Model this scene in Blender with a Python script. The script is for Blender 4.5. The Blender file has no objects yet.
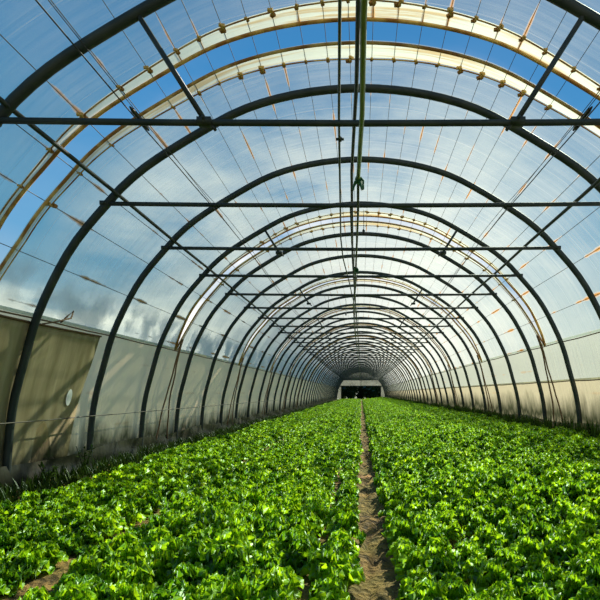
import bpy, bmesh, math, random
from mathutils import Vector, Matrix
random.seed(7)
sc = bpy.context.scene
col = sc.collection
R = math.radians

# ------------------------------------------------------------------ camera
U = 3.4            # height of the arch crown above the lens, m
S = 1.7            # spacing of the arches, m
CH = 1.09          # lens height over the soil, m
cd = bpy.data.cameras.new('camera'); cam = bpy.data.objects.new('camera', cd); col.objects.link(cam)
cd.sensor_width = 36; cd.lens = 30; cd.clip_end = 600; cd.clip_start = .05
cam.location = (0, 0, CH); cam.rotation_euler = (R(90), 0, 0)
cd.shift_x = -61/600; cd.shift_y = 93/600
sc.camera = cam

# ------------------------------------------------------------------ exposure
sc.view_settings.view_transform = 'Standard'; sc.view_settings.look = 'None'
sc.view_settings.gamma = 1; sc.view_settings.exposure = 0.0
sc.cycles.use_denoising = True
sc.cycles.max_bounces = 10; sc.cycles.transparent_max_bounces = 24; sc.cycles.transmission_bounces = 6
sc.cycles.diffuse_bounces = 5; sc.cycles.glossy_bounces = 3
sc.cycles.sample_clamp_indirect = 6

# ------------------------------------------------------------------ sky
w = bpy.data.worlds.new('sky'); sc.world = w; w.use_nodes = True
nt = w.node_tree; N = nt.nodes; L = nt.links; N.clear()
def wn(t, **k):
    n = N.new(t)
    for a, b in k.items(): setattr(n, a, b)
    return n
tc = wn('ShaderNodeTexCoord'); sep = wn('ShaderNodeSeparateXYZ'); L.new(tc.outputs['Generated'], sep.inputs[0])
grad = wn('ShaderNodeValToRGB'); L.new(sep.outputs['Z'], grad.inputs[0])
e = grad.color_ramp.elements
e[0].position = 0.0; e[0].color = (.60, .64, .60, 1)
e[1].position = 1.0; e[1].color = (.035, .13, .38, 1)
for p, c in ((.10, (.52, .64, .70, 1)), (.27, (.12, .38, .66, 1)), (.5, (.055, .27, .58, 1))):
    x = e.new(p); x.color = c
mp = wn('ShaderNodeMapping'); mp.inputs['Scale'].default_value = (1.0, 1.0, 2.6); L.new(tc.outputs['Generated'], mp.inputs[0])
no = wn('ShaderNodeTexNoise'); no.inputs['Scale'].default_value = 2.6; no.inputs['Detail'].default_value = 7; no.inputs['Roughness'].default_value = .58
L.new(mp.outputs[0], no.inputs[0])
cl = wn('ShaderNodeValToRGB'); L.new(no.outputs[0], cl.inputs[0])
cl.color_ramp.elements[0].position = .38; cl.color_ramp.elements[1].position = .64
mr = wn('ShaderNodeMapRange'); L.new(sep.outputs['Y'], mr.inputs[0]); mr.inputs[1].default_value = .81; mr.inputs[2].default_value = .91; mr.inputs[3].default_value = .04; mr.inputs[4].default_value = .95
mz = wn('ShaderNodeMapRange'); L.new(sep.outputs['Z'], mz.inputs[0]); mz.inputs[1].default_value = .53; mz.inputs[2].default_value = .585; mz.inputs[3].default_value = 1.0; mz.inputs[4].default_value = .12
mm = wn('ShaderNodeMath', operation='MULTIPLY'); L.new(mr.outputs[0], mm.inputs[0]); L.new(mz.outputs[0], mm.inputs[1])
mul = wn('ShaderNodeMath', operation='MULTIPLY'); L.new(cl.outputs[0], mul.inputs[0]); mr2 = wn('ShaderNodeMapRange'); L.new(sep.outputs['X'], mr2.inputs[0]); mr2.inputs[1].default_value = .16; mr2.inputs[2].default_value = .42; mr2.inputs[3].default_value = 1.0; mr2.inputs[4].default_value = .1
mm2 = wn('ShaderNodeMath', operation='MULTIPLY'); L.new(mm.outputs[0], mm2.inputs[0]); L.new(mr2.outputs[0], mm2.inputs[1]); L.new(mm2.outputs[0], mul.inputs[1])
mix = wn('ShaderNodeMixRGB'); L.new(mul.outputs[0], mix.inputs[0]); L.new(grad.outputs[0], mix.inputs[1]); mix.inputs[2].default_value = (1.28, 1.22, 1.14, 1)
n2 = wn('ShaderNodeTexNoise'); n2.inputs['Scale'].default_value = 7.0; n2.inputs['Detail'].default_value = 6; L.new(mp.outputs[0], n2.inputs[0])
c2 = wn('ShaderNodeValToRGB'); L.new(n2.outputs[0], c2.inputs[0]); c2.color_ramp.elements[0].position = .42; c2.color_ramp.elements[1].position = .60
bd = wn('ShaderNodeValToRGB'); L.new(sep.outputs['Z'], bd.inputs[0]); be = bd.color_ramp.elements
be[0].position = .065; be[0].color = (0, 0, 0, 1); be[1].position = .185; be[1].color = (0, 0, 0, 1)
for p_ in (.10, .145):
    x = be.new(p_); x.color = (1, 1, 1, 1)
mx = wn('ShaderNodeMapRange'); L.new(sep.outputs['X'], mx.inputs[0]); mx.inputs[1].default_value = -.1; mx.inputs[2].default_value = .25; mx.inputs[3].default_value = 1.0; mx.inputs[4].default_value = .1
m3 = wn('ShaderNodeMath', operation='MULTIPLY'); L.new(mx.outputs[0], m3.inputs[0]); L.new(bd.outputs[0], m3.inputs[1])
m2 = wn('ShaderNodeMath', operation='MULTIPLY'); L.new(c2.outputs[0], m2.inputs[0]); L.new(m3.outputs[0], m2.inputs[1])
mix2 = wn('ShaderNodeMixRGB'); L.new(m2.outputs[0], mix2.inputs[0]); L.new(mix.outputs[0], mix2.inputs[1]); mix2.inputs[2].default_value = (1.5, 1.42, 1.28, 1)
bg = wn('ShaderNodeBackground'); L.new(mix2.outputs[0], bg.inputs[0]); bg.inputs[1].default_value = 1.0
out = wn('ShaderNodeOutputWorld'); L.new(bg.outputs[0], out.inputs[0])

# ------------------------------------------------------------------ sun: ahead and to the right
sd = bpy.data.lights.new('sun', 'SUN'); sun = bpy.data.objects.new('sun', sd); col.objects.link(sun)
sd.energy = 8.5; sd.angle = R(.6); sd.color = (1, .93, .80)
sun.rotation_euler = Vector((0.74, 1.0, 1.10)).to_track_quat('Z', 'Y').to_euler()

# ------------------------------------------------------------------ material helpers
def mat(name):
    m = bpy.data.materials.new(name); m.use_nodes = True
    t = m.node_tree; t.nodes.clear()
    o = t.nodes.new('ShaderNodeOutputMaterial')
    return m, t, o
def nd(t, kind, ins=None, **k):
    n = t.nodes.new(kind)
    for a, b in k.items(): setattr(n, a, b)
    for a, b in (ins or {}).items():
        if hasattr(b, 'is_output') or isinstance(b, bpy.types.NodeSocket): t.links.new(b, n.inputs[a])
        else: n.inputs[a].default_value = b
    return n
def M(t, op, a, b=0.0, c=None):
    n = t.nodes.new('ShaderNodeMath'); n.operation = op
    for i, v in enumerate((a, b) if c is None else (a, b, c)):
        if isinstance(v, bpy.types.NodeSocket): t.links.new(v, n.inputs[i])
        else: n.inputs[i].default_value = v
    return n.outputs[0]
def ramp(t, v, lo, hi, c0=(0,0,0,1), c1=(1,1,1,1)):
    n = t.nodes.new('ShaderNodeValToRGB'); t.links.new(v, n.inputs[0])
    n.color_ramp.elements[0].position = lo; n.color_ramp.elements[0].color = c0
    n.color_ramp.elements[1].position = hi; n.color_ramp.elements[1].color = c1
    return n.outputs[0]
def mixc(t, f, a, b):
    n = t.nodes.new('ShaderNodeMixRGB')
    for i, v in enumerate((f, a, b)):
        if isinstance(v, bpy.types.NodeSocket): t.links.new(v, n.inputs[i])
        else: n.inputs[i].default_value = v
    return n.outputs[0]

def simple(name, c, rough=.5, metal=0.0, noise=0.0, c2=None, scale=6):
    m, t, o = mat(name)
    b = nd(t, 'ShaderNodeBsdfPrincipled', {'Roughness': rough, 'Metallic': metal})
    if c2:
        co = nd(t, 'ShaderNodeTexCoord')
        nn = nd(t, 'ShaderNodeTexNoise', {'Vector': co.outputs['Object'], 'Scale': scale, 'Detail': 5.0})
        t.links.new(ramp(t, nn.outputs[0], .42, .62, (*c, 1), (*c2, 1)), b.inputs['Base Color'])
    else: b.inputs['Base Color'].default_value = (*c, 1)
    t.links.new(b.outputs[0], o.inputs[0])
    return m

def film(name, k, tint, lines=True, rust=1.0, dirt=.3, algae=None, band=False):
    """Greenhouse sheet: clear along its normal, milky at a slant, scattering what it does not pass."""
    m, t, o = mat(name)
    g = nd(t, 'ShaderNodeNewGeometry'); uv = nd(t, 'ShaderNodeUVMap', uv_map='lines')
    pos = nd(t, 'ShaderNodeSeparateXYZ', {0: g.outputs['Position']})
    dot = nd(t, 'ShaderNodeVectorMath', {0: g.outputs['Incoming'], 1: g.outputs['Normal']}, operation='DOT_PRODUCT')
    cs = M(t, 'MAXIMUM', M(t, 'ABSOLUTE', dot.outputs['Value']), .06)
    suv = nd(t, 'ShaderNodeSeparateXYZ', {0: uv.outputs[0]})
    u, v = suv.outputs[0], suv.outputs[1]
    # streaks running down the sheet
    sv = nd(t, 'ShaderNodeCombineXYZ', {0: M(t, 'MULTIPLY', u, .10), 1: M(t, 'MULTIPLY', v, 9.0)})
    st = nd(t, 'ShaderNodeTexNoise', {'Vector': sv.outputs[0], 'Scale': 1.0, 'Detail': 4.0, 'Roughness': .7})
    bl = nd(t, 'ShaderNodeTexNoise', {'Vector': g.outputs['Position'], 'Scale': .9, 'Detail': 5.0})
    dirtv = M(t, 'ADD', M(t, 'MULTIPLY', ramp(t, st.outputs[0], .42, .75), .5), M(t, 'MULTIPLY', ramp(t, bl.outputs[0], .4, .75), .6))
    kk = M(t, 'ADD', k, M(t, 'MULTIPLY', dirtv, dirt))
    colr = tint
    if lines:
        # the mesh of reinforcing threads: fine cross lines and the wires' rust
        fz = M(t, 'ABSOLUTE', M(t, 'SUBTRACT', M(t, 'FRACT', M(t, 'MULTIPLY', v, 2.4)), .5))
        kk = M(t, 'ADD', kk, M(t, 'MULTIPLY', M(t, 'LESS_THAN', fz, .014), .07))
    du = M(t, 'ABSOLUTE', M(t, 'SUBTRACT', M(t, 'FRACT', M(t, 'ADD', u, .5)), .5))      # 0 on a wire
    rs = nd(t, 'ShaderNodeTexNoise', {'Vector': nd(t, 'ShaderNodeCombineXYZ', {0: M(t, 'FLOOR', M(t, 'ADD', u, .5)), 1: M(t, 'MULTIPLY', v, 1.0)}).outputs[0], 'Scale': 1.0, 'Detail': 4.0})
    near = M(t, 'SUBTRACT', 1.0, M(t, 'SMOOTH_MIN', M(t, 'DIVIDE', du, M(t, 'MULTIPLY', ramp(t, rs.outputs[0], .48, .72), .12)), 1.0, .1))
    rm = M(t, 'MULTIPLY', M(t, 'MULTIPLY', M(t, 'MAXIMUM', near, 0.0), ramp(t, rs.outputs[0], .50, .60)), rust)
    colr = mixc(t, rm, colr, (.55, .25, .05, 1))
    kk = M(t, 'ADD', kk, M(t, 'MULTIPLY', rm, .9))
    if name.startswith('doubled'): colr = mixc(t, M(t, 'MULTIPLY', ramp(t, st.outputs[0], .50, .60), .75), colr, (.80, .48, .16, 1))
    if band:   # milkier, less see-through blotches low on the left side of the sheet
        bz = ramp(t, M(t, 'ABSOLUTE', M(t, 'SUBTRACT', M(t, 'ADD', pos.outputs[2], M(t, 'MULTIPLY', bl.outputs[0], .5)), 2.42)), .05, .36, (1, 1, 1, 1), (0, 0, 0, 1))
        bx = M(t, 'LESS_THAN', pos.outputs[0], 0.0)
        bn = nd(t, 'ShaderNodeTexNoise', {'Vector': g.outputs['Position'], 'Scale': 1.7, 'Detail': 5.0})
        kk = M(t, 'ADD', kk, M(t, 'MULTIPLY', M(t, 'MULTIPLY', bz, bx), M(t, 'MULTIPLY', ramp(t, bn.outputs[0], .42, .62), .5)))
    clear = M(t, 'EXPONENT', M(t, 'DIVIDE', M(t, 'MULTIPLY', kk, -1.0), M(t, 'POWER', cs, 1.7)))
    if algae:
        az = nd(t, 'ShaderNodeTexNoise', {'Vector': nd(t, 'ShaderNodeCombineXYZ', {0: M(t, 'MULTIPLY', pos.outputs[1], 2.2), 1: M(t, 'MULTIPLY', pos.outputs[2], .7), 2: M(t, 'MULTIPLY', pos.outputs[0], .2)}).outputs[0], 'Scale': 1.5, 'Detail': 6.0, 'Roughness': .65})
        hh = M(t, 'ADD', pos.outputs[2], M(t, 'MULTIPLY', M(t, 'SUBTRACT', az.outputs[0], .5), -.9))
        am = M(t, 'MULTIPLY', M(t, 'SUBTRACT', 1.0, ramp(t, M(t, 'ABSOLUTE', M(t, 'SUBTRACT', hh, algae[0])), .02, algae[1])), .93)
        colr = mixc(t, am, colr, (.018, .025, .008, 1))
        clear = M(t, 'MULTIPLY', clear, M(t, 'SUBTRACT', 1.0, am))
    bump = nd(t, 'ShaderNodeBump', {'Height': M(t, 'ADD', st.outputs[0], M(t, 'MULTIPLY', bl.outputs[0], 2.0)), 'Strength': .35, 'Distance': .05})
    tr = nd(t, 'ShaderNodeBsdfTransparent', {'Color': (.74, .85, .78, 1)})
    tl = nd(t, 'ShaderNodeBsdfTranslucent', {'Color': colr, 'Normal': bump.outputs[0]})
    df = nd(t, 'ShaderNodeBsdfDiffuse', {'Color': colr, 'Normal': bump.outputs[0]})
    gl = nd(t, 'ShaderNodeBsdfGlossy', {'Roughness': .35, 'Color': (1, 1, 1, 1), 'Normal': bump.outputs[0]})
    hz = nd(t, 'ShaderNodeMixShader', {0: .25, 1: tl.outputs[0], 2: df.outputs[0]})
    hz = nd(t, 'ShaderNodeMixShader', {0: .06, 1: hz.outputs[0], 2: gl.outputs[0]})
    a = nd(t, 'ShaderNodeMixShader', {0: clear, 1: hz.outputs[0], 2: tr.outputs[0]})
    t.links.new(a.outputs[0], o.inputs[0])
    return m

MF = {}
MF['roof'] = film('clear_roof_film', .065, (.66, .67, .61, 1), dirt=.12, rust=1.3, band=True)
MF['hem'] = film('doubled_film_hem', .8, (1, .95, .80, 1), lines=False, rust=1.2, dirt=.5)
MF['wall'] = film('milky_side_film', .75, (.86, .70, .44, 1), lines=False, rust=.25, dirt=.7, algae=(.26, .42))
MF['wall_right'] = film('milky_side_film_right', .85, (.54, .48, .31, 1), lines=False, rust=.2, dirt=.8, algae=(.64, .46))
MF['wall_upper'] = film('hazy_upper_side_film', .30, (.48, .50, .41, 1), lines=False, rust=.4, dirt=.4)
MF['skirt'] = film('pale_ground_flap', 1.6, (.28, .27, .19, 1), lines=False, rust=.1, dirt=1.0, algae=(.12, .5))
MF['steel'] = simple('weathered_dark_steel', (.014, .024, .022), .6, .1, c2=(.034, .042, .034), scale=4)
MF['wire'] = simple('dull_wire', (.10, .09, .07), .6, .4)
MF['rust'] = simple('rusty_edge', (.30, .13, .025), .8, 0, c2=(.62, .40, .12), scale=5)
MF['green'] = simple('olive_green_plastic', (.12, .17, .03), .45, 0, c2=(.19, .24, .06), scale=3)
MF['pipe'] = simple('dark_olive_plastic', (.05, .06, .03), .5)
MF['black'] = simple('black_rubber', (.012, .012, .012), .5)
MF['tie'] = simple('green_rag', (.01, .10, .04), .7)
MF['cord'] = simple('brown_cord', (.16, .09, .04), .9)
MF['bark'] = simple('bark', (.05, .035, .02), .9)

def tarp_mat():
    m, t, o = mat('beige_tarpaulin')
    g = nd(t, 'ShaderNodeNewGeometry')
    pos = nd(t, 'ShaderNodeSeparateXYZ', {0: g.outputs['Position']})
    wv = nd(t, 'ShaderNodeTexNoise', {'Vector': nd(t, 'ShaderNodeCombineXYZ', {0: M(t, 'MULTIPLY', pos.outputs[1], 5.0), 1: M(t, 'MULTIPLY', pos.outputs[2], .6)}).outputs[0], 'Scale': 1.5, 'Detail': 5.0})
    c = ramp(t, wv.outputs[0], .35, .7, (.40, .34, .19, 1), (.62, .54, .34, 1))
    az = nd(t, 'ShaderNodeTexNoise', {'Vector': g.outputs['Position'], 'Scale': 2.6, 'Detail': 6.0})
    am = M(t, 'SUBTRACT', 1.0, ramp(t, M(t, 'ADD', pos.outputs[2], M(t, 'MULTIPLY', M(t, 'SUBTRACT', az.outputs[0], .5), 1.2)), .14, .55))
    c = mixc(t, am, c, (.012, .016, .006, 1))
    b = nd(t, 'ShaderNodeBump', {'Height': wv.outputs[0], 'Strength': .4, 'Distance': .03})
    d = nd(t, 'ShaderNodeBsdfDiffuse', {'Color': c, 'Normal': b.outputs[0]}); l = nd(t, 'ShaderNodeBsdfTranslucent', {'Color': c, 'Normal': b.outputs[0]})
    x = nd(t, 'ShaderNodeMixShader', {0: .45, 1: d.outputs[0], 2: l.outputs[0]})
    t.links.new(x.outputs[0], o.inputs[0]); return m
MF['tarp'] = tarp_mat()

def leaf_mat(name, ca, cb, trans=.42, gloss=.10):
    m, t, o = mat(name)
    co = nd(t, 'ShaderNodeTexCoord'); oi = nd(t, 'ShaderNodeObjectInfo')
    n1 = nd(t, 'ShaderNodeTexNoise', {'Vector': co.outputs['Object'], 'Scale': 16.0, 'Detail': 4.0})
    c = ramp(t, M(t, 'ADD', n1.outputs[0], M(t, 'MULTIPLY', M(t, 'SUBTRACT', oi.outputs['Random'], .5), .22)), .34, .66, (*ca, 1), (*cb, 1))
    n2 = nd(t, 'ShaderNodeTexNoise', {'Vector': co.outputs['Object'], 'Scale': 60.0, 'Detail': 2.0})
    b = nd(t, 'ShaderNodeBump', {'Height': n2.outputs[0], 'Strength': .8, 'Distance': .006})
    d = nd(t, 'ShaderNodeBsdfDiffuse', {'Color': c, 'Normal': b.outputs[0]})
    hs = nd(t, 'ShaderNodeHueSaturation', {'Color': c, 'Hue': .478, 'Value': 1.5})
    l = nd(t, 'ShaderNodeBsdfTranslucent', {'Color': hs.outputs[0], 'Normal': b.outputs[0]})
    g = nd(t, 'ShaderNodeBsdfGlossy', {'Color': (.9, 1, .95, 1), 'Roughness': .45, 'Normal': b.outputs[0]})
    x = nd(t, 'ShaderNodeMixShader', {0: trans, 1: d.outputs[0], 2: l.outputs[0]})
    f = nd(t, 'ShaderNodeFresnel', {'IOR': 1.4, 'Normal': b.outputs[0]})
    y = nd(t, 'ShaderNodeMixShader', {0: M(t, 'MULTIPLY', f.outputs[0], gloss*.8), 1: x.outputs[0], 2: g.outputs[0]})
    t.links.new(y.outputs[0], o.inputs[0]); return m
MF['lettuce'] = leaf_mat('lettuce_leaf', (.09, .30, .006), (.46, .76, .012), .5)
MF['weed'] = leaf_mat('weed_leaf', (.012, .035, .005), (.05, .10, .012), .25, .04)
MF['tree'] = leaf_mat('tree_leaf', (.006, .016, .004), (.025, .05, .012), .2)

def soil_mat():
    m, t, o = mat('damp_soil')
    g = nd(t, 'ShaderNodeNewGeometry')
    n1 = nd(t, 'ShaderNodeTexNoise', {'Vector': g.outputs['Position'], 'Scale': 7.0, 'Detail': 9.0, 'Roughness': .7})
    n2 = nd(t, 'ShaderNodeTexNoise', {'Vector': g.outputs['Position'], 'Scale': 1.3, 'Detail': 4.0})
    vo = nd(t, 'ShaderNodeTexVoronoi', {'Vector': g.outputs['Position'], 'Scale': 22.0})
    c = ramp(t, n1.outputs[0], .36, .66, (.05, .028, .008, 1), (.56, .32, .08, 1))
    c = mixc(t, M(t, 'MULTIPLY', ramp(t, n2.outputs[0], .44, .60), .5), c, (.26, .22, .03, 1))
    hgt = M(t, 'ADD', n1.outputs[0], M(t, 'MULTIPLY', vo.outputs[0], .5))
    b = nd(t, 'ShaderNodeBump', {'Height': hgt, 'Strength': 1.0, 'Distance': .13})
    p = nd(t, 'ShaderNodeBsdfPrincipled', {'Base Color': c, 'Roughness': .85, 'Normal': b.outputs[0]})
    t.links.new(p.outputs[0], o.inputs[0]); return m
MF['soil'] = soil_mat()
MF['grassland'] = simple('meadow_ground', (.10, .12, .05), .95, 0, c2=(.16, .17, .08), scale=.2)

# ------------------------------------------------------------------ mesh helpers
def link(name, me, m, parent=None, smooth=True):
    o = bpy.data.objects.new(name, me); col.objects.link(o)
    if m: me.materials.append(m)
    if smooth:
        me.polygons.foreach_set('use_smooth', [True]*len(me.polygons))
    if parent: o.parent = parent
    return o
def mesh(name, vs, fs):
    me = bpy.data.meshes.new(name); me.from_pydata([tuple(v) for v in vs], [], fs); me.update(); return me
def tube_data(pts, r, n=8, rv=None):
    """Round tube along a polyline; returns vertices and faces."""
    pts = [Vector(p) for p in pts]; vs = []; fs = []
    t0 = (pts[1]-pts[0]).normalized()
    up = Vector((0, 0, 1)) if abs(t0.z) < .9 else Vector((0, 1, 0))
    a = t0.cross(up).normalized()
    for i, p in enumerate(pts):
        t = (pts[min(i+1, len(pts)-1)]-pts[max(i-1, 0)]).normalized()
        a = (a - t*a.dot(t)).normalized(); b = t.cross(a)
        rr = rv[i] if rv else r
        for k in range(n):
            q = 2*math.pi*k/n
            vs.append(p + (a*math.cos(q)+b*math.sin(q))*rr)
    for i in range(len(pts)-1):
        for k in range(n):
            fs.append((i*n+k, i*n+(k+1) % n, (i+1)*n+(k+1) % n, (i+1)*n+k))
    fs.append(tuple(range(n-1, -1, -1))); fs.append(tuple(range((len(pts)-1)*n, len(pts)*n)))
    return vs, fs
class MB:
    def __init__(s): s.v = []; s.f = []
    def add(s, vf):
        k = len(s.v); s.v += vf[0]; s.f += [tuple(i+k for i in f) for f in vf[1]]; return s
    def tube(s, pts, r, n=8, rv=None): return s.add(tube_data(pts, r, n, rv))
    def box(s, c, d, rz=0):
        c = Vector(c); v = []
        for z in (-1, 1):
            for y in (-1, 1):
                for x in (-1, 1):
                    q = Vector((x*d[0]/2, y*d[1]/2, z*d[2]/2)); q.rotate(Matrix.Rotation(rz, 3, 'Z')); v.append(c+q)
        return s.add((v, [(0,2,3,1), (4,5,7,6), (0,1,5,4), (2,6,7,3), (0,4,6,2), (1,3,7,5)]))
    def build(s, name, m, parent=None, smooth=True): return link(name, mesh(name, s.v, s.f), m, parent, smooth)
def tag(o, label=None, cat=None, group=None, kind=None):
    if label: o['label'] = label
    if cat: o['category'] = cat
    if group: o['group'] = group
    if kind: o['kind'] = kind
    return o
def empty(name, loc=(0,0,0)):
    o = bpy.data.objects.new(name, None); col.objects.link(o); o.location = loc; o.empty_display_size = .2; return o
ONES = 'first second third fourth fifth sixth seventh eighth ninth tenth eleventh twelfth thirteenth fourteenth fifteenth sixteenth seventeenth eighteenth nineteenth twentieth'.split()
def nth(i):
    if i <= 20: return ONES[i-1]
    tens = ['twenty', 'thirty', 'forty', 'fifty'][i//10-2]; tth = ['twentieth', 'thirtieth', 'fortieth', 'fiftieth'][i//10-2]
    return tth if i % 10 == 0 else tens+'-'+ONES[i % 10-1]

# ------------------------------------------------------------------ arch profile (x and height over the lens in units of U)
PR = [(0, 1), (.19, .984), (.375, .935), (.528, .855), (.693, .752), (.784, .675), (.83, .623), (.915, .525), (.98, .426), (1.06, .26), (1.10, .12), (1.14, -.03), (1.158, -.18), (1.165, -.335)]
def catmull(P, n):
    o = []
    Q = [(-P[1][0], P[1][1])] + P + [(P[-1][0]*2-P[-2][0], P[-1][1]*2-P[-2][1])]
    for i in range(1, len(Q)-2):
        for k in range(n):
            t = k/n; r = []
            for a in (0, 1):
                p0, p1, p2, p3 = Q[i-1][a], Q[i][a], Q[i+1][a], Q[i+2][a]
                r.append(.5*(2*p1+(p2-p0)*t+(2*p0-5*p1+4*p2-p3)*t*t+(3*p1-p0-3*p2+p3)*t**3))
            o.append(r)
    o.append(list(P[-1])); return o
half = [(x*U, CH+y*U) for x, y in catmull(PR, 6)]
for _ in range(3):
    half = [half[0]] + [((a[0]+2*b[0]+c[0])/4, (a[1]+2*b[1]+c[1])/4) for a, b, c in zip(half, half[1:], half[2:])] + [half[-1]]
prof = [(-x, z) for x, z in reversed(half[1:])] + half        # from the left foot over the crown to the right foot
arc = [0.0]
for a, b in zip(prof, prof[1:]): arc.append(arc[-1]+math.hypot(b[0]-a[0], b[1]-a[1]))
mid = arc[len(half)-1]
arc = [a-mid for a in arc]
def at_arc(s, off=0.0):
    s = max(arc[0], min(arc[-1], s))
    for i in range(len(arc)-1):
        if arc[i+1] >= s: break
    t = (s-arc[i])/(arc[i+1]-arc[i]); a, b = prof[i], prof[i+1]
    dx, dz = b[0]-a[0], b[1]-a[1]; l = math.hypot(dx, dz)
    return (a[0]+dx*t-dz/l*off, a[1]+dz*t+dx/l*off)
def arc_at_height(h, side):      # h in metres over the soil
    for i in range(len(half)-1):
        if half[i+1][1] <= h:
            s = arc[len(half)-1+i+1]; s0 = arc[len(half)-1+i]
            t = (half[i][1]-h)/(half[i][1]-half[i+1][1]); s = s0+(s-s0)*t
            return side*s
# arc positions of the support wires: close together at the crown, wider down the shoulders
WS = [0.11]
while WS[-1] < 4.1:
    s = WS[-1]; WS.append(s + (.225 if s < 1.5 else .30 if s < 2.2 else .42 if s < 3.2 else .55))
WS = [s for s in WS if s < 4.2]
WIRES = [-s for s in reversed(WS)] + WS
def wire_u(s):                    # an integer on every wire
    if s <= WIRES[0]: return (s-WIRES[0])/.5
    for i in range(len(WIRES)-1):
        if s <= WIRES[i+1]: return i+(s-WIRES[i])/(WIRES[i+1]-WIRES[i])
    return len(WIRES)-1+(s-WIRES[-1])/.5

def zi(k): return k*S             # distance of index k from the camera
K0 = .28                          # arches stand at index K0 + n
NARCH = 48
YEND = zi(K0+NARCH)

def sheet(name, s0, s1, y0, y1, off, m, ns, ny, parent=None, sag=0.0):
    """A strip of film over the arches between arc positions s0 and s1. y0, y1 may be functions of the arc position."""
    f0 = y0 if callable(y0) else (lambda s: y0); f1 = y1 if callable(y1) else (lambda s: y1)
    vs, fs, uvs = [], [], []
    for i in range(ns+1):
        s = s0+(s1-s0)*i/ns; a, b = f0(s), f1(s)
        for j in range(ny+1):
            y = a+(b-a)*j/ny
            dd = 0
            if sag: dd = -sag*math.sin(math.pi*((y/S-K0) % 1.0))**2*(.6+.4*math.sin(y*.7+s*1.3))
            x, z = at_arc(s, off+dd); vs.append((x, y, z)); uvs.append((wire_u(s), y))
    for i in range(ns):
        for j in range(ny):
            a = i*(ny+1)+j; fs.append((a, a+1, a+ny+2, a+ny+1))
    me = mesh(name, vs, fs); ul = me.uv_layers.new(name='lines')
    for lp in me.loops: ul.data[lp.index].uv = uvs[lp.vertex_index]
    return link(name, me, m, parent)

# ------------------------------------------------------------------ ground
def ground_z(x, y):
    t = min(1, max(0, (x-.6)/3.2)); r = .30*t*t*(3-2*t)
    return r*min(1, max(.25, (y-1)/3))
def soil():
    nx, ny = 170, 300; vs, fs = [], []
    rnd = random.Random(3)
    for i in range(ny+1):
        q = i/ny; y = -2.5+(YEND+2.5)*q**2.0
        for j in range(nx+1):
            x = -4.15+8.3*j/nx
            path = math.exp(-((x-.075)/.13)**2)
            h = ground_z(x, y)-.035*path+.02*math.sin(x*9+math.sin(y*3))*math.sin(y*5+x*4)+rnd.uniform(-.012, .012)+path*.022*rnd.uniform(-1, 1)
            h += .03*math.exp(-((x+3.55)/.25)**2)*math.sin(y*2.1+math.sin(y*5.3))
            vs.append((x, y, h))
    for i in range(ny):
        for j in range(nx):
            a = i*(nx+1)+j; fs.append((a, a+1, a+nx+2, a+nx+1))
    o = link('ground', mesh('ground', vs, fs), MF['soil']); return tag(o, kind='structure')
soil()
def meadow():
    vs, fs = [], []; n = 24; X = 260
    for i in range(n+1):
        for j in range(n+1): vs.append((-X+2*X*j/n, -60+400*i/n, -.12))
    for i in range(n):
        for j in range(n):
            a = i*(n+1)+j; fs.append((a, a+1, a+n+2, a+n+1))
    o = link('ground', mesh('meadow', vs, fs), MF['grassland']); tag(o, kind='structure')
meadow()

# ------------------------------------------------------------------ film
SEAM_L = arc_at_height(CH+.245*U, -1); SEAM_R = arc_at_height(CH+.27*U, 1); LOW_R = arc_at_height(CH+.065*U, 1)
OFF = .062
G0, G1 = 2.70, 2.88               # gap of the first vent, index
def taper(s):                     # gap opening: full over the crown, closing at the seam
    e = min(abs(s-SEAM_L), abs(SEAM_R-s)) if SEAM_L < s < SEAM_R else 0
    return min(1, e/.75)**.7
panels = []
NV = 16
for k in range(-1, NV):
    a = G1+3*k; b = G0+3*(k+1)
    if k == -1: ya = lambda s: -2.3
    else: ya = (lambda s, a=a: zi(a-.09*(1-taper(s))))
    last = b > K0+NARCH
    if last: yb = lambda s: YEND+.05
    else: yb = (lambda s, b=b: zi(b+.09*(1-taper(s))))
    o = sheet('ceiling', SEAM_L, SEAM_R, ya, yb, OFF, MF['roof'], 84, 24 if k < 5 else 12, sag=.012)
    tag(o, kind='structure')
    # doubled hems with a rusty edge along both cut ends of the sheet
    if k >= 0:
        sheet('hem', SEAM_L, SEAM_R, ya, lambda s, ya=ya: ya(s)+.14*S*max(.3, 1-abs(s)/5), OFF-.02, MF['hem'], 84, 3, o)
        MB().tube([(at_arc(s, OFF-.03)[0], ya(s), at_arc(s, OFF-.03)[1]) for s in [SEAM_L+(SEAM_R-SEAM_L)*i/90 for i in range(91)]], .017, 6).build('rusty_edge', MF['rust'], o)
        if k < 5: MB().tube([(at_arc(s, OFF-.035)[0], ya(s)+.14*S*max(.3, 1-abs(s)/5), at_arc(s, OFF-.035)[1]) for s in [SEAM_L+(SEAM_R-SEAM_L)*i/90 for i in range(91)]], .007, 5).build('rusty_edge', MF['rust'], o)
    if not last:
        sheet('hem', SEAM_L, SEAM_R, lambda s, yb=yb: yb(s)-.14*S*max(.3, 1-abs(s)/5), yb, OFF-.02, MF['hem'], 84, 3, o)
        MB().tube([(at_arc(s, OFF-.03)[0], yb(s), at_arc(s, OFF-.03)[1]) for s in [SEAM_L+(SEAM_R-SEAM_L)*i/90 for i in range(91)]], .017, 6).build('rusty_edge', MF['rust'], o)
        if k < 5: MB().tube([(at_arc(s, OFF-.035)[0], yb(s)-.14*S*max(.3, 1-abs(s)/5), at_arc(s, OFF-.035)[1]) for s in [SEAM_L+(SEAM_R-SEAM_L)*i/90 for i in range(91)]], .007, 5).build('rusty_edge', MF['rust'], o)
    if last: break
cm = MB(); rc = random.Random(4)
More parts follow.
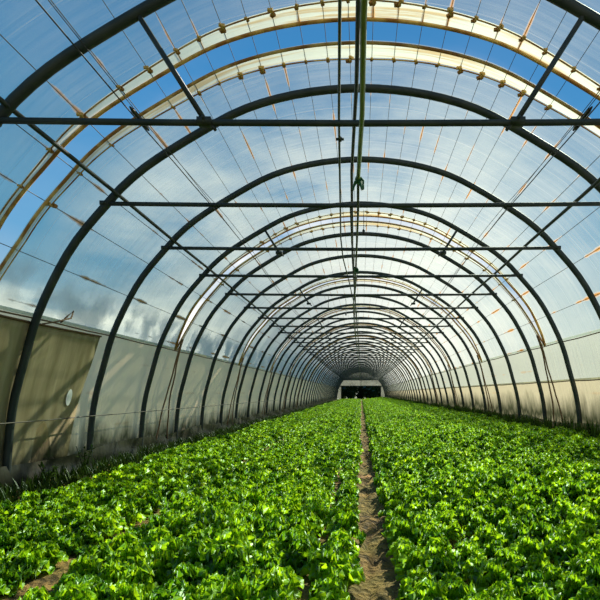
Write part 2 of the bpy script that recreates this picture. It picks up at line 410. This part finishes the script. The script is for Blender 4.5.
for _ in range(7):
    cm.box((rc.uniform(-.012, .012), rc.uniform(-.04, .04), rc.uniform(-.012, .010)), (rc.uniform(.01, .03), rc.uniform(.02, .045), rc.uniform(.01, .022)), rc.uniform(0, 3))
m_clip = mesh('wire_clip', cm.v, cm.f); m_clip.materials.append(MF['rust'])
hems = [o for o in col.objects if o.name.startswith('hem')]
for hm, yy in ((hems[0], lambda f: zi(G0)-.14*S*f), (hems[1], lambda f: zi(G1)+.14*S*f), (hems[2], lambda f: zi(G0+3)-.14*S*f), (hems[3], lambda f: zi(G1+3)+.14*S*f)):
    for s in WIRES:
        if abs(s) > 3.7: continue
        f = max(.3, 1-abs(s)/5); x, z = at_arc(s, OFF-.035)
        c = bpy.data.objects.new('wire_clip', m_clip); col.objects.link(c); c.parent = hm; c.location = (x, yy(f), z); c.rotation_euler = (0, 0, rc.uniform(-.5, .5)); c.scale = (rc.uniform(.6, 1.3),)*3
FOOT_L = arc_at_height(.02, -1); FOOT_R = arc_at_height(.10, 1)
tag(sheet('wall_left', FOOT_L, SEAM_L+.04, -2.3, YEND, OFF+.01, MF['wall'], 14, 200, sag=.03), kind='structure')
tag(sheet('wall_right', SEAM_R-.04, LOW_R+.02, -2.3, YEND, OFF+.01, MF['wall_upper'], 8, 200, sag=.02), kind='structure')
tag(sheet('wall_right', LOW_R-.02, FOOT_R, -2.3, YEND, OFF+.015, MF['wall_right'], 14, 200, sag=.03), kind='structure')
# ground flaps inside the foot of each side
def flap(side):
    vs, fs, uvs = [], [], []; ny = 260
    for i in range(6):
        for j in range(ny+1):
            y = -2.3+(YEND+2.3)*j/ny; h = i/5
            top = .30+.03*math.sin(y*1.7)
            base = 0.0 if side < 0 else .26
            x = side*(1.163*U-.03-.05*(1-h)**2-.015*math.sin(y*3.1+i))
            vs.append((x, y, base-.02+top*h)); uvs.append((i*.3+.5, y))
    for i in range(5):
        for j in range(ny):
            a = i*(ny+1)+j; fs.append((a, a+1, a+ny+2, a+ny+1))
    me = mesh('flap', vs, fs); ul = me.uv_layers.new(name='lines')
    for lp in me.loops: ul.data[lp.index].uv = uvs[lp.vertex_index]
    o = link('baseboard_left' if side < 0 else 'baseboard_right', me, MF['skirt']); tag(o, kind='structure')
flap(-1); flap(1)
def rail_line(s, off, r, name, m, y0=-1.0, y1=None, wob=.012, step=S/2):
    y1 = y1 or YEND; pts = []; y = y0
    while y < y1:
        o = off-wob*abs(math.sin(math.pi*(y/S-K0))); x, z = at_arc(s, o); pts.append((x, y, z-(wob*1.5*math.sin(math.pi*((y/S-K0) % 1.0))))); y += step
    return MB().tube(pts, r, 5).build(name, m)
tag(rail_line(SEAM_L, .035, .010, 'trim_1', MF['cord']), kind='structure')
tag(rail_line(SEAM_R, .035, .010, 'trim_2', MF['cord']), kind='structure')
tag(rail_line(LOW_R, .035, .010, 'trim_3', MF['cord']), kind='structure')

# far gable over the doorway
def gable():
    y = YEND+.06; hb = CH+.34*U
    pts = [at_arc(arc[0]+(arc[-1]-arc[0])*i/80, OFF) for i in range(81)]
    top = [p for p in pts if p[1] >= hb]
    vs = [(p[0], y, p[1]) for p in top] + [(p[0], y, hb) for p in top]
    n = len(top); fs = [(i, i+1, n+i+1, n+i) for i in range(n-1)]
    me = mesh('gable', vs, fs); ul = me.uv_layers.new(name='lines')
    for lp in me.loops: ul.data[lp.index].uv = (vs[lp.vertex_index][0]*2+.5, vs[lp.vertex_index][2])
    wl = link('wall_back', me, MF['wall_upper'], smooth=False); tag(wl, kind='structure')
    MB().box((0, y-.08, hb), (2*top[0][0]*-1, .09, .12)).build('header', MF['steel'], wl, False)
    MB().box((0, y-.08, (hb+CH+U)/2), (.09, .07, CH+U-hb)).build('post', MF['steel'], wl, False)
    for sd, nm in ((-1, 'wall_back'), (1, 'wall_back')):
        low = [p for p in pts if p[1] < hb+.01 and p[0]*sd > 0]
        xi = sd*3.25
        v = [(p[0], y, p[1]) for p in low]+[(xi, y, p[1]) for p in low]; k = len(low)
        me = mesh('jamb', v, [(i, i+1, k+i+1, k+i) for i in range(k-1)]); me.uv_layers.new(name='lines')
        o = link(nm, me, MF['wall_upper'], smooth=False); tag(o, kind='structure')
        MB().box((xi, y-.06, hb/2), (.09, .09, hb)).build('door_post', MF['steel'], o, False)
gable()

# ------------------------------------------------------------------ steel arches
TIE = CH+.62*U
def tie_half():
    for s0 in range(len(half)-1):
        if half[s0+1][1] <= TIE: return half[s0+1][0]
TH = tie_half()
arch_pts = [at_arc(arc[0]+(arc[-1]-arc[0])*i/72) for i in range(73)]
mh = MB().tube([(x, 0, z) for x, z in arch_pts], .043, 10)
m_hoop = mesh('hoop', mh.v, mh.f)
mt = MB().tube([(-TH, -.01, TIE), (-TH/2, 0, TIE-.012), (0, 0, TIE-.018), (TH/2, 0, TIE-.012), (TH, -.01, TIE)], .025, 8)
m_tie = mesh('tie_bar', mt.v, mt.f)
def bracket(sx):
    b = MB(); b.box((sx*(TH-.01), 0, TIE), (.07, .095, .045)); b.tube([(sx*(TH-.03), -.06, TIE), (sx*(TH-.03), .06, TIE)], .014, 6)
    return mesh('clamp', b.v, b.f)
m_cl = [bracket(-1), bracket(1)]
def strut_long(sx):
    a = Vector((sx*.51*U, 0, CH+.865*U)); c = Vector((sx*.355*U, 0, TIE))
    return a, c
def strut_mesh(sx, long):
    a, c = strut_long(sx)
    if not long: c = a.lerp(c, .50)
    v = MB().tube([a, c], .021, 8); return mesh('strut', v.v, v.f)
def shoe_mesh(sx, long):
    a, c = strut_long(sx)
    if not long: c = a.lerp(c, .50)
    b = MB(); b.box(c+Vector((0, 0, -.01)), (.11, .09, .045)); b.tube([c+Vector((0, -.07, 0)), c+Vector((0, .07, 0))], .013, 6)
    b.tube([c+Vector((-.04*sx, 0, -.02)), c+Vector((-.08*sx, 0, -.07))], .014, 6)
    return mesh('bracket', b.v, b.f)
m_st = {(sx, lg): (strut_mesh(sx, lg), shoe_mesh(sx, lg)) for sx in (-1, 1) for lg in (True, False)}
def part(name, me, parent, m):
    if not me.materials: me.materials.append(m); me.polygons.foreach_set('use_smooth', [True]*len(me.polygons))
    o = bpy.data.objects.new(name, me); col.objects.link(o); o.parent = parent; return o
seen = 0
for n in range(1, NARCH+1):
    y = zi(K0+n)
    e = empty('steel_arch', (0, y, 0))
    if n == 1: lab = 'dark steel arch just before the nearest one seen, overhead'
    else:
        seen = n-1
        lab = 'dark steel arch with tie bar, %s from the camera down the tunnel' % nth(seen)
        if seen == 1: lab = 'nearest dark steel arch, thickest, cutting the two top corners'
        if seen == 2: lab = 'dark steel arch whose left foot stands at the near beige tarpaulin'
        if n == NARCH: lab = 'farthest dark steel arch, at the far gable wall'
    tag(e, lab, 'arch', 'steel arches of the tunnel')
    part('hoop', m_hoop, e, MF['steel'])
    if n < NARCH-1 or True: part('tie_bar', m_tie, e, MF['steel'])
    if n < 14:
        for c in m_cl: part('clamp', c, e, MF['steel'])
    if n % 3 == 2:
        for sx in (-1, 1):
            me, sh = m_st[(sx, n == 2)]
            st = part('strut', me, e, MF['steel'])
            if n < 14: part('bracket', sh, st, MF['steel'])

# ------------------------------------------------------------------ lengthwise rails and pipes
def lng(name, pts, r, m, label, cat, n=8, group=None):
    return tag(MB().tube(pts, r, n).build(name, m), label, cat, group)
def P(k, x, h): return (x*U, zi(k), CH+h*U)
lng('ridge_rail', [P(.5, .004, .955), P(2.4, -.006, .955), P(3.1, -.014, .955), P(4.3, -.04, .955), P(7, -.06, .955), P(12, -.06, .955), P(30, -.03, .955), P(K0+NARCH, 0, .955)], .022, MF['steel'], 'dark steel rail running under the crown of all arches', 'rail')
lng('side_rail', [P(.8, -.80, .665)]+[P(K0+n, -.80+.004*(n % 2), .650) for n in range(2, NARCH+1)], .021, MF['steel'], 'dark steel side rail lying on the left ends of the tie bars', 'rail')
lng('side_rail', [P(.8, .73, .655)]+[P(K0+n, .725+.004*(n % 2), .650) for n in range(2, NARCH+1)], .021, MF['steel'], 'dark steel side rail lying on the right ends of the tie bars', 'rail')
gp = [P(1.2, .010, .595), P(1.58, .004, .592), P(2.1, .0025, .588), P(2.76, -.008, .588)]
g = empty('green_pipe', gp[0]); tag(g, 'olive green overhead water pipe under the ridge, nearest the camera', 'pipe')
def child(mb, name, m, par, smooth=True):
    o = mb.build(name, m, par, smooth); o.matrix_parent_inverse = Matrix.Translation(-Vector(par.location)); return o
child(MB().tube(gp, .0185, 10), 'pipe_run', MF['green'], g)
rp = [P(2.78, -.008, .586), P(3.3, -.010, .588), P(4.3, -.020, .590), P(5.2, -.03, .588), P(6.7, -.05, .590), P(9, -.06, .588), P(14, -.05, .588), P(30, -.03, .588), P(K0+NARCH, -.01, .588)]
g2 = empty('water_pipe', rp[0]); tag(g2, 'thin brownish olive water pipe continuing from the green pipe into the distance', 'pipe')
child(MB().tube(rp, .0135, 8), 'pipe_run', MF['pipe'], g2)
# rag knot joining them
def rag(c, r, label):
    rnd = random.Random(int(c[1]*10)); mb = MB()
    for i in range(9):
        q = rnd.uniform(0, 6.28); d = Vector((math.cos(q), rnd.uniform(-.7, .7), math.sin(q)))
        p = Vector(c); mb.tube([p-d*.2*r, p+d*.6*r, p+d*r+Vector((0, 0, -r*.6)), p+d*r*1.1+Vector((0, 0, -r*1.3))], r*.28, 6, [r*.35, r*.32, r*.2, r*.07])
    mb.tube([Vector(c)+Vector((0, -r*.8, 0)), Vector(c)+Vector((0, r*.8, 0))], r*.55, 8)
    return tag(mb.build('rag_knot', MF['tie']), label, 'tie')
rag(P(2.76, -.008, .588), .05, 'dark green rag knotted round the end of the green pipe')
rag(P(4.75, -.026, .590), .045, 'small dark knot on the water pipe farther down')
pp = [P(1.2, -.033, .665), P(1.7, -.036, .665), P(2.4, -.053, .665), P(3.3, -.069, .662), P(4.3, -.087, .664), P(4.9, -.088, .66), P(5.9, -.07, .655), P(7.5, -.05, .66), P(12, -.06, .66), P(30, -.03, .66), P(K0+NARCH, -.02, .66)]
g3 = empty('hanging_pipe', pp[0]); tag(g3, 'thin dark pipe running left of the ridge rail over the tie bars', 'pipe')
child(MB().tube(pp, .0105, 8), 'pipe_run', MF['pipe'], g3)
cb = MB(); c = Vector(P(2.62, -.055, .665)); cb.tube([c+Vector((-.035, 0, 0)), c+Vector((.035, 0, 0))], .012, 6); cb.tube([c+Vector((0, -.02, 0)), c+Vector((0, .02, 0))], .018, 8)
child(cb, 'clip', MF['steel'], g3)
# extra hose sagging between tie bars
sp = []
for n in range(3, 14):
    sp += [P(K0+n, -.035+.006*(n % 3), .612), P(K0+n+.5, -.035, .56)]
lng('sagging_hose', sp, .008, MF['pipe'], 'thin dark hose sagging between the tie bars beside the water pipe', 'hose', 6)
# droplines with sprinklers
def dropper(k, x, top, ln, label):
    e = empty('sprinkler', P(k, x, top)); tag(e, label, 'sprinkler', 'hanging sprinklers')
    MB().tube([(0, 0, 0), (.003, 0, -ln)], .006, 6).build('drop_line', MF['black'], e)
    MB().tube([(0, 0, -ln-.07), (0, 0, -ln-.05), (0, 0, -ln), (0, 0, -ln+.03)], .02, 8, [.006, .018, .026, .01]).build('sprinkler_head', MF['black'], e)
dropper(5.3, .014, .97, .37, 'small black sprinkler hanging on a line just right of the ridge')
dropper(8.3, -.27, .80, .33, 'small black sprinkler hanging left of the ridge farther down the tunnel')
dropper(9.3, -.14, .88, .48, 'small black sprinkler hanging close left of the ridge, far down')
dropper(9.35, .27, .80, .30, 'small black sprinkler hanging right of the ridge farther down the tunnel')

# cables along the shoulders, each with a thick black connector at the first vent
def cable(side, label):
    pts = []
    s = side*arc_at_height(CH+.79*U, 1)
    for i in range(160):
        k = .9+i*.25; x, z = at_arc(s+side*.10*math.sin(k*.9)*.4, -.06-.035*abs(math.sin(math.pi*(k-K0)))); pts.append((x, zi(k), z))
    e = empty('cable', pts[0]); tag(e, label, 'cable')
    child(MB().tube(pts, .0065, 6), 'cord_run', MF['black'], e)
    p2 = [(a[0]-side*.035*(1+math.sin(i*.5)*.5), a[1], a[2]+.04) for i, a in enumerate(pts)]
    child(MB().tube(p2[:90], .004, 5), 'cord_run', MF['black'], e)
    seg = [p for p in pts if zi(2.62) < p[1] < zi(3.15)]
    seg = [Vector(p) for p in seg]
    a, b = Vector(at_arc(s, -.07)[0:1]+(zi(2.70), at_arc(s, -.07)[1])), Vector(at_arc(s, -.08)[0:1]+(zi(2.93), at_arc(s, -.08)[1]))
    child(MB().tube([a, a.lerp(b, .15), a.lerp(b, .5), a.lerp(b, .85), b], .02, 8, [.008, .02, .017, .022, .010]), 'connector', MF['black'], e)
cable(-1, 'black cable along the left shoulder with a thick connector at the nearest vent')
cable(1, 'black cable along the right shoulder with a thick connector at the nearest vent')

# support wires lying on the arches
nl = len(WS)
for i, s in enumerate(WIRES):
    side = 'left' if s < 0 else 'right'; k = (nl-i) if s < 0 else (i-nl+1)
    o = rail_line(s, .048, .0030 if abs(s) < 2 else .004, 'support_wire', MF['wire'], y0=-1.5, wob=.004, step=S)
    tag(o, 'thin lengthwise film wire, %s %s of the ridge counting outward' % (nth(k), side), 'wire', 'lengthwise wires under the roof film')

# brown ropes dropping from the closed end of each near vent
for k in range(0, 6):
    yv = zi(2.79+3*k)
    for side in (-1, 1):
        sm = SEAM_L if side < 0 else SEAM_R
        rnd = random.Random(k*2+side)
        for j in range(2):
            pts = []
            for q in range(13):
                t = q/12; s = sm+(side*(t*2.12)-side*.25)
                x, z = at_arc(s, -.02-.05*math.sin(t*3.1)); pts.append((x, yv+(j-.5)*(.05+.55*t*t)+(rnd.random()-.5)*.03, z))
            o = MB().tube(pts, .015, 6).build('vent_rope', MF['cord'])
            tag(o, 'brown rope hanging down the %s wall under the %s vent, %s strand' % ('left' if side < 0 else 'right', nth(k+1), 'nearer' if j == 0 else 'farther'), 'rope', 'brown vent ropes')

# ------------------------------------------------------------------ beige tarpaulin on the left wall
def tarp():
    vs, fs = [], []; ny, nz = 60, 22
    top0 = CH+.232*U
    for i in range(nz+1):
        t = i/nz
        for j in range(ny+1):
            q = j/ny
            h = top0*(1-t)+.03*t - .05*math.sin(q*9)*(1-t)*.3-.03*(1-q)*(1-t)
            yend = zi(4.16)-.30*t**1.4
            y = -1.0+(yend+1.0)*q
            x, z = at_arc(arc_at_height(max(.03, h), -1), .056+.004*math.sin(y*7+t*3))
            vs.append((x, y, z))
    for i in range(nz):
        for j in range(ny):
            a = i*(ny+1)+j; fs.append((a, a+1, a+ny+2, a+ny+1))
    e = empty('tarpaulin', (-1.1*U, 3, 0)); tag(e, 'beige tarpaulin hung over the nearest lower left wall', 'tarpaulin')
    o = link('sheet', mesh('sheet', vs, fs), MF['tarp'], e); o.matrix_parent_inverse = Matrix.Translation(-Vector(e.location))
    sol = o.modifiers.new('thickness', 'SOLIDIFY'); sol.thickness = .004
    tp = [vs[j] for j in range(ny+1)]
    child(MB().tube([(a+.012, b, c) for a, b, c in tp], .013, 6), 'hem_cord', MF['cord'], e)
    # white round patch near the far edge
    x, z = at_arc(arc_at_height(CH-.02*U, -1), .040)
    pv = MB(); ring = [(at_arc(arc_at_height(z+.11*math.sin(a), -1), .036)[0], zi(3.93)+.06*math.cos(a), z+.11*math.sin(a)) for a in [i*math.pi/10 for i in range(20)]]
    pv.v = ring+[(p[0]-.006, p[1], p[2]) for p in ring]; pv.f = [tuple(range(20)), tuple(range(39, 19, -1))]+[(i, 20+i, 20+(i+1) % 20, (i+1) % 20) for i in range(20)]
    child(pv, 'patch', simple('white_patch', (.8, .8, .76), .6), e, False)['label'] = 'small white oval patch'
tarp()
# wire across the lower left wall
pts = []
for i in range(0, 60):
    y = 1.0+i*.85; x, z = at_arc(arc_at_height(CH-.09*U-.02*math.sin(math.pi*((y/S-K0) % 1)), -1), -.075); pts.append((x, y, z))
lng('wall_wire', pts, .007, MF['wire'], 'slack dark wire strung along the lower left wall', 'wire', 5)
# bundled twig-like loop of wire at the tarpaulin top
pts = [at_arc(arc_at_height(CH+.24*U, -1), -.06)]
bx, bz = pts[0]
lng('wire_loop', [(bx, zi(3.30), bz-.02), (bx+.05, zi(3.38), bz+.02), (bx+.10, zi(3.52), bz+.10), (bx+.07, zi(3.58), bz+.20), (bx+.05, zi(3.53), bz+.13), (bx+.06, zi(3.44), bz+.03)], .010, MF['cord'], 'bent piece of brown wire sticking up over the tarpaulin edge', 'wire', 6)

# ------------------------------------------------------------------ lettuces
def leaf(mb, rnd, L_, W, az, lift, curl, fr, base):
    """One frilled leaf: short stalk, broad wavy blade curling outward."""
    nl_, nw = 6, 10; g = []
    ph = rnd.uniform(0, 6.28); cA, sA = math.cos(az), math.sin(az)
    tw = rnd.uniform(-.25, .25)
    for i in range(nl_+1):
        t = i/nl_
        ang = lift-curl*t*t
        if i == 0: r, z = .006, 0.0
        else:
            st = L_/nl_; r += math.cos(ang)*st; z += math.sin(ang)*st
        wd = W*(.22+.78*math.sin(min(1, t*1.08+.06)*math.pi*.62))*(1 if t < .8 else 1-.55*((t-.8)/.2)**2)
        for j in range(nw+1):
            q = j/nw*2-1
            edge = max(abs(q)**1.6, t**3)
            rf = fr*edge*math.sin(ph+j*2.2+i*2.3)+fr*.5*edge*math.sin(ph*2+j*4.1-i*3.3)
            x = r-rf*math.sin(ang)*.8-abs(q)*wd*.15; y = q*wd*.5+rf*.35*math.cos(j*3+i)+tw*r*.4; zz = z+rf*math.cos(ang)+wd*.30*q*q
            g.append(Vector((base.x+x*cA-y*sA, base.y+x*sA+y*cA, max(-.01, base.z+zz))))
    fs = []
    for i in range(nl_):
        for j in range(nw):
            a = i*(nw+1)+j; fs.append((a, a+1, a+nw+2, a+nw+1))
    mb.add((g, fs))
def lettuce_mesh(seed):
    rnd = random.Random(seed); mb = MB(); n = 38
    for k in range(n):
        t = k/(n-1); az = k*2.39996+rnd.uniform(-.3, .3)
        L_ = .128-.048*t+rnd.uniform(-.022, .018); W = .070-.022*t
        lift = R(36+50*t+rnd.uniform(-8, 8)); curl = R(72-45*t+rnd.uniform(-15, 25))
        leaf(mb, rnd, L_, W, az, lift, curl, .020+.006*rnd.random(), Vector((rnd.uniform(-.018, .018), rnd.uniform(-.018, .018), .012+.065*t)))
    return mesh('lettuce', mb.v, mb.f)
lm = []
for k in range(6):
    me = lettuce_mesh(100+k); me.materials.append(MF['lettuce']); me.polygons.foreach_set('use_smooth', [True]*len(me.polygons)); lm.append(me)
spots = []
cols_r = [.30+.192*i for i in range(18)]
cols_l = [-.15-.0, -.40]+[-.59-.19*i for i in range(6)]+[-1.93-.19*i for i in range(7)]
rl = random.Random(11)
y = 1.75; row = 0
while y < YEND-.3:
    for side, cs_ in ((1, cols_r), (-1, cols_l)):
        for ci, x in enumerate(cs_):
            if rl.random() < .035: continue
            px = x+rl.uniform(-.035, .035); py = y+rl.uniform(-.04, .04)+(.09 if ci % 2 else 0)
            sc_ = rl.uniform(.82, 1.22)*(1+.12*math.sin(px*2.1+py*.9))
            spots.append((px, py, sc_, side, ci+1, row, rl.uniform(0, 6.28)))
    y += .195; row += 1
def proj(x, y, z): return 361+500*x/y, 393-500*(z-CH)/y
vis = []
for i, s in enumerate(spots):
    u, v = proj(s[0], s[1], ground_z(s[0], s[1])+.10)
    if -12 < u < 612 and v < 612: vis.append(i)
vis.sort(key=lambda i: spots[i][1]); near = set(vis[:300])
rows_used = sorted({spots[i][5] for i in near}); r0 = rows_used[0]
for i in sorted(near):
    px, py, s_, side, ci, rw, rz = spots[i]
    o = bpy.data.objects.new('lettuce', lm[i % 6]); col.objects.link(o)
    o.location = (px, py, ground_z(px, py)-.01); o.rotation_euler = (rl.uniform(-.1, .1), rl.uniform(-.1, .1), rz); o.scale = (s_, s_, s_*rl.uniform(1.0, 1.15))
    tag(o, 'frilly green lettuce, %s column %s of the soil path, %s row from the front edge' % (nth(ci), 'right' if side > 0 else 'left', nth(rw-r0+1)), 'lettuce', 'lettuces in the nearest rows')
rest = [s for i, s in enumerate(spots) if i not in near]
def scatter(name, rest, meshes, label, cat):
    """One object of points that carries a plant at every point."""
    me = bpy.data.meshes.new(name); me.from_pydata([(s[0], s[1], ground_z(s[0], s[1])-.01) for s in rest], [], []); 
    a = me.attributes.new('turn', 'FLOAT_VECTOR', 'POINT'); b = me.attributes.new('size', 'FLOAT', 'POINT'); c = me.attributes.new('pick', 'INT', 'POINT')
    rr = random.Random(5)
    for i, s in enumerate(rest):
        a.data[i].vector = (rr.uniform(-.1, .1), rr.uniform(-.1, .1), s[6]); b.data[i].value = s[2]; c.data[i].value = rr.randrange(len(meshes))
    o = bpy.data.objects.new(name, me); col.objects.link(o)
    ng = bpy.data.node_groups.new(name, 'GeometryNodeTree')
    ng.interface.new_socket('Geometry', in_out='INPUT', socket_type='NodeSocketGeometry'); ng.interface.new_socket('Geometry', in_out='OUTPUT', socket_type='NodeSocketGeometry')
    gi = ng.nodes.new('NodeGroupInput'); go = ng.nodes.new('NodeGroupOutput')
    ip = ng.nodes.new('GeometryNodeInstanceOnPoints'); ip.inputs['Pick Instance'].default_value = True
    jg = ng.nodes.new('GeometryNodeGeometryToInstance')
    for src in reversed(meshes):
        oi = ng.nodes.new('GeometryNodeObjectInfo'); oi.inputs['Object'].default_value = src; ng.links.new(oi.outputs['Geometry'], jg.inputs[0])
    def attr(nm, dt):
        n = ng.nodes.new('GeometryNodeInputNamedAttribute'); n.data_type = dt; n.inputs['Name'].default_value = nm; return n.outputs['Attribute']
    e2r = ng.nodes.new('FunctionNodeEulerToRotation'); ng.links.new(attr('turn', 'FLOAT_VECTOR'), e2r.inputs[0])
    ng.links.new(gi.outputs[0], ip.inputs['Points']); ng.links.new(jg.outputs[0], ip.inputs['Instance'])
    ng.links.new(attr('pick', 'INT'), ip.inputs['Instance Index']); ng.links.new(e2r.outputs[0], ip.inputs['Rotation'])
    ng.links.new(attr('size', 'FLOAT'), ip.inputs['Scale']); ng.links.new(ip.outputs[0], go.inputs[0])
    md = o.modifiers.new('plants', 'NODES'); md.node_group = ng
    return tag(o, label, cat, kind='stuff')
srcs = {}
for o in col.objects:
    if o.name.startswith('lettuce') and o.type == 'MESH': srcs.setdefault(o.data.name, o)
scatter('lettuce_field', rest, list(srcs.values()), 'field of frilly green lettuces filling the tunnel behind the nearest rows', 'lettuce field')

# ------------------------------------------------------------------ weeds along the walls
def blade(mb, rnd, p, h, lean, w_):
    az = rnd.uniform(0, 6.28); d = Vector((math.cos(az), math.sin(az), 0)); sdv = Vector((-d.y, d.x, 0))*w_
    v = []
    for t in (0, .4, .75, 1):
        c = p+d*lean*t*t+Vector((0, 0, h*t)); ww = (1-t)**.6+.05
        v += [c-sdv*ww, c+sdv*ww]
    mb.add((v, [(0, 1, 3, 2), (2, 3, 5, 4), (4, 5, 7, 6)]))
def tuft(mb, rnd, p, h, n=14):
    for _ in range(n): blade(mb, rnd, p+Vector((rnd.uniform(-.05, .05), rnd.uniform(-.05, .05), 0)), h*rnd.uniform(.5, 1.1), rnd.uniform(.02, .12), .012)
def weeds(side, label):
    rnd = random.Random(side+9); mb = MB(); y = 2.2
    while y < 60:
        for _ in range(4 if side > 0 else 6):
            x = (rnd.uniform(-3.74, -3.25) if side < 0 else rnd.uniform(3.50, 3.74))
            h = rnd.uniform(.08, .24) if side < 0 else rnd.uniform(.16, .42)
            tuft(mb, rnd, Vector((x, y+rnd.uniform(-.1, .1), ground_z(x, y)-.02)), h, 14)
        y += .16 if y < 20 else .4
    tag(mb.build('weeds', MF['weed'], None, False), label, 'weeds', kind='stuff')
weeds(-1, 'low dark weeds along the foot of the left wall'); weeds(1, 'dark weeds growing along the foot of the right wall')
def weed_plant(x, y, h, label):
    rnd = random.Random(int(y*100)); e = empty('tall_weed', (x, y, ground_z(x, y))); tag(e, label, 'weed plant')
    st = MB(); lf = MB()
    for k in range(5):
        a = rnd.uniform(0, 6.28); tip = Vector((math.cos(a)*.10, math.sin(a)*.10, h*rnd.uniform(.7, 1)))
        st.tube([(0, 0, 0), tip*.5+Vector((0, 0, .03)), tip], .004, 5)
        for i in range(9):
            q = .2+.8*i/9; c = tip*q
            for _ in range(2): 
                az = rnd.uniform(0, 6.28); d = Vector((math.cos(az), math.sin(az), rnd.uniform(-.1, .6))); s = Vector((-d.y, d.x, 0))*.014
                lf.add(([c, c+d*.03-s, c+d*.065, c+d*.03+s], [(0, 1, 2, 3)]))
    st.build('stem', MF['weed'], e); lf.build('foliage', MF['weed'], e)
weed_plant(-3.62, 6.55, .42, 'tall leafy weed between the left bed and the beige tarpaulin')
weed_plant(-3.70, 5.9, .30, 'lower leafy weed against the foot of the beige tarpaulin')
weed_plant(3.62, 8.9, .40, 'leafy weed at the foot of the right wall beside the ropes')
weed_plant(3.60, 7.7, .34, 'leafy weed at the right edge, nearest on the right wall')

# ------------------------------------------------------------------ outside beyond the doorway
def tree(x, y, h, wd, label):
    rnd = random.Random(int(x*7+y)); e = empty('tree', (x, y, -.12)); tag(e, label, 'tree', 'trees beyond the far doorway')
    MB().tube([(0, 0, 0), (.1, 0, h*.3), (0, 0, h*.8)], .2, 8, [.28, .2, .06]).build('trunk', MF['bark'], e)
    mb = MB()
    for _ in range(900):
        v = Vector((rnd.gauss(0, 1), rnd.gauss(0, 1), rnd.gauss(0, 1))).normalized()*rnd.uniform(.6, 1.05)
        c = Vector((v.x*wd*.5, v.y*wd*.5, h*.5+v.z*h*.5)); a = Vector((rnd.gauss(0, 1), rnd.gauss(0, 1), rnd.gauss(0, 1))).normalized(); b = a.orthogonal().normalized()
        s = rnd.uniform(.25, .5); mb.add(([c-a*s, c+b*s*.6, c+a*s, c-b*s*.6], [(0, 1, 2, 3)]))
    bm = bmesh.new(); bmesh.ops.create_icosphere(bm, subdivisions=3, radius=1)
    base = len(mb.v)
    for v in bm.verts:
        q = 1+.12*math.sin(v.co.x*5+v.co.z*4)*math.cos(v.co.y*6); mb.v.append(Vector((v.co.x*wd*.46*q, v.co.y*wd*.46*q, h*.49+v.co.z*h*.49*q)))
    mb.f += [tuple(base+v.index for v in f.verts) for f in bm.faces]; bm.free()
    mb.build('crown', MF['tree'], e, False)
for i, (x, y, h, wd) in enumerate([(-6, 98, 6, 3.2), (-2, 98.5, 6.5, 3.2), (2, 98, 5, 3.2), (6, 98.5, 6.2, 3.2), (10, 98, 6.8, 3.2), (-10, 98.5, 6.5, 3.2),
        (-4, 104.5, 6, 3.2), (0, 104, 6.4, 3.2), (4, 104.5, 5.6, 3.2), (8, 104, 6, 3.2)]):
    lab = ['dark tree at the left of the far doorway', 'tall dark tree left of the middle of the far doorway', 'shorter dark tree right of the middle of the far doorway', 'dark tree at the right of the far doorway', 'outermost dark tree behind the right door post', 'outermost dark tree behind the left door post',
           'rear dark tree in the gap at the left of the doorway', 'rear dark tree in the gap at the middle of the doorway', 'rear dark tree in the gap right of the middle', 'rear dark tree in the gap at the far right'][i]
    tree(x, y, h, wd, lab)
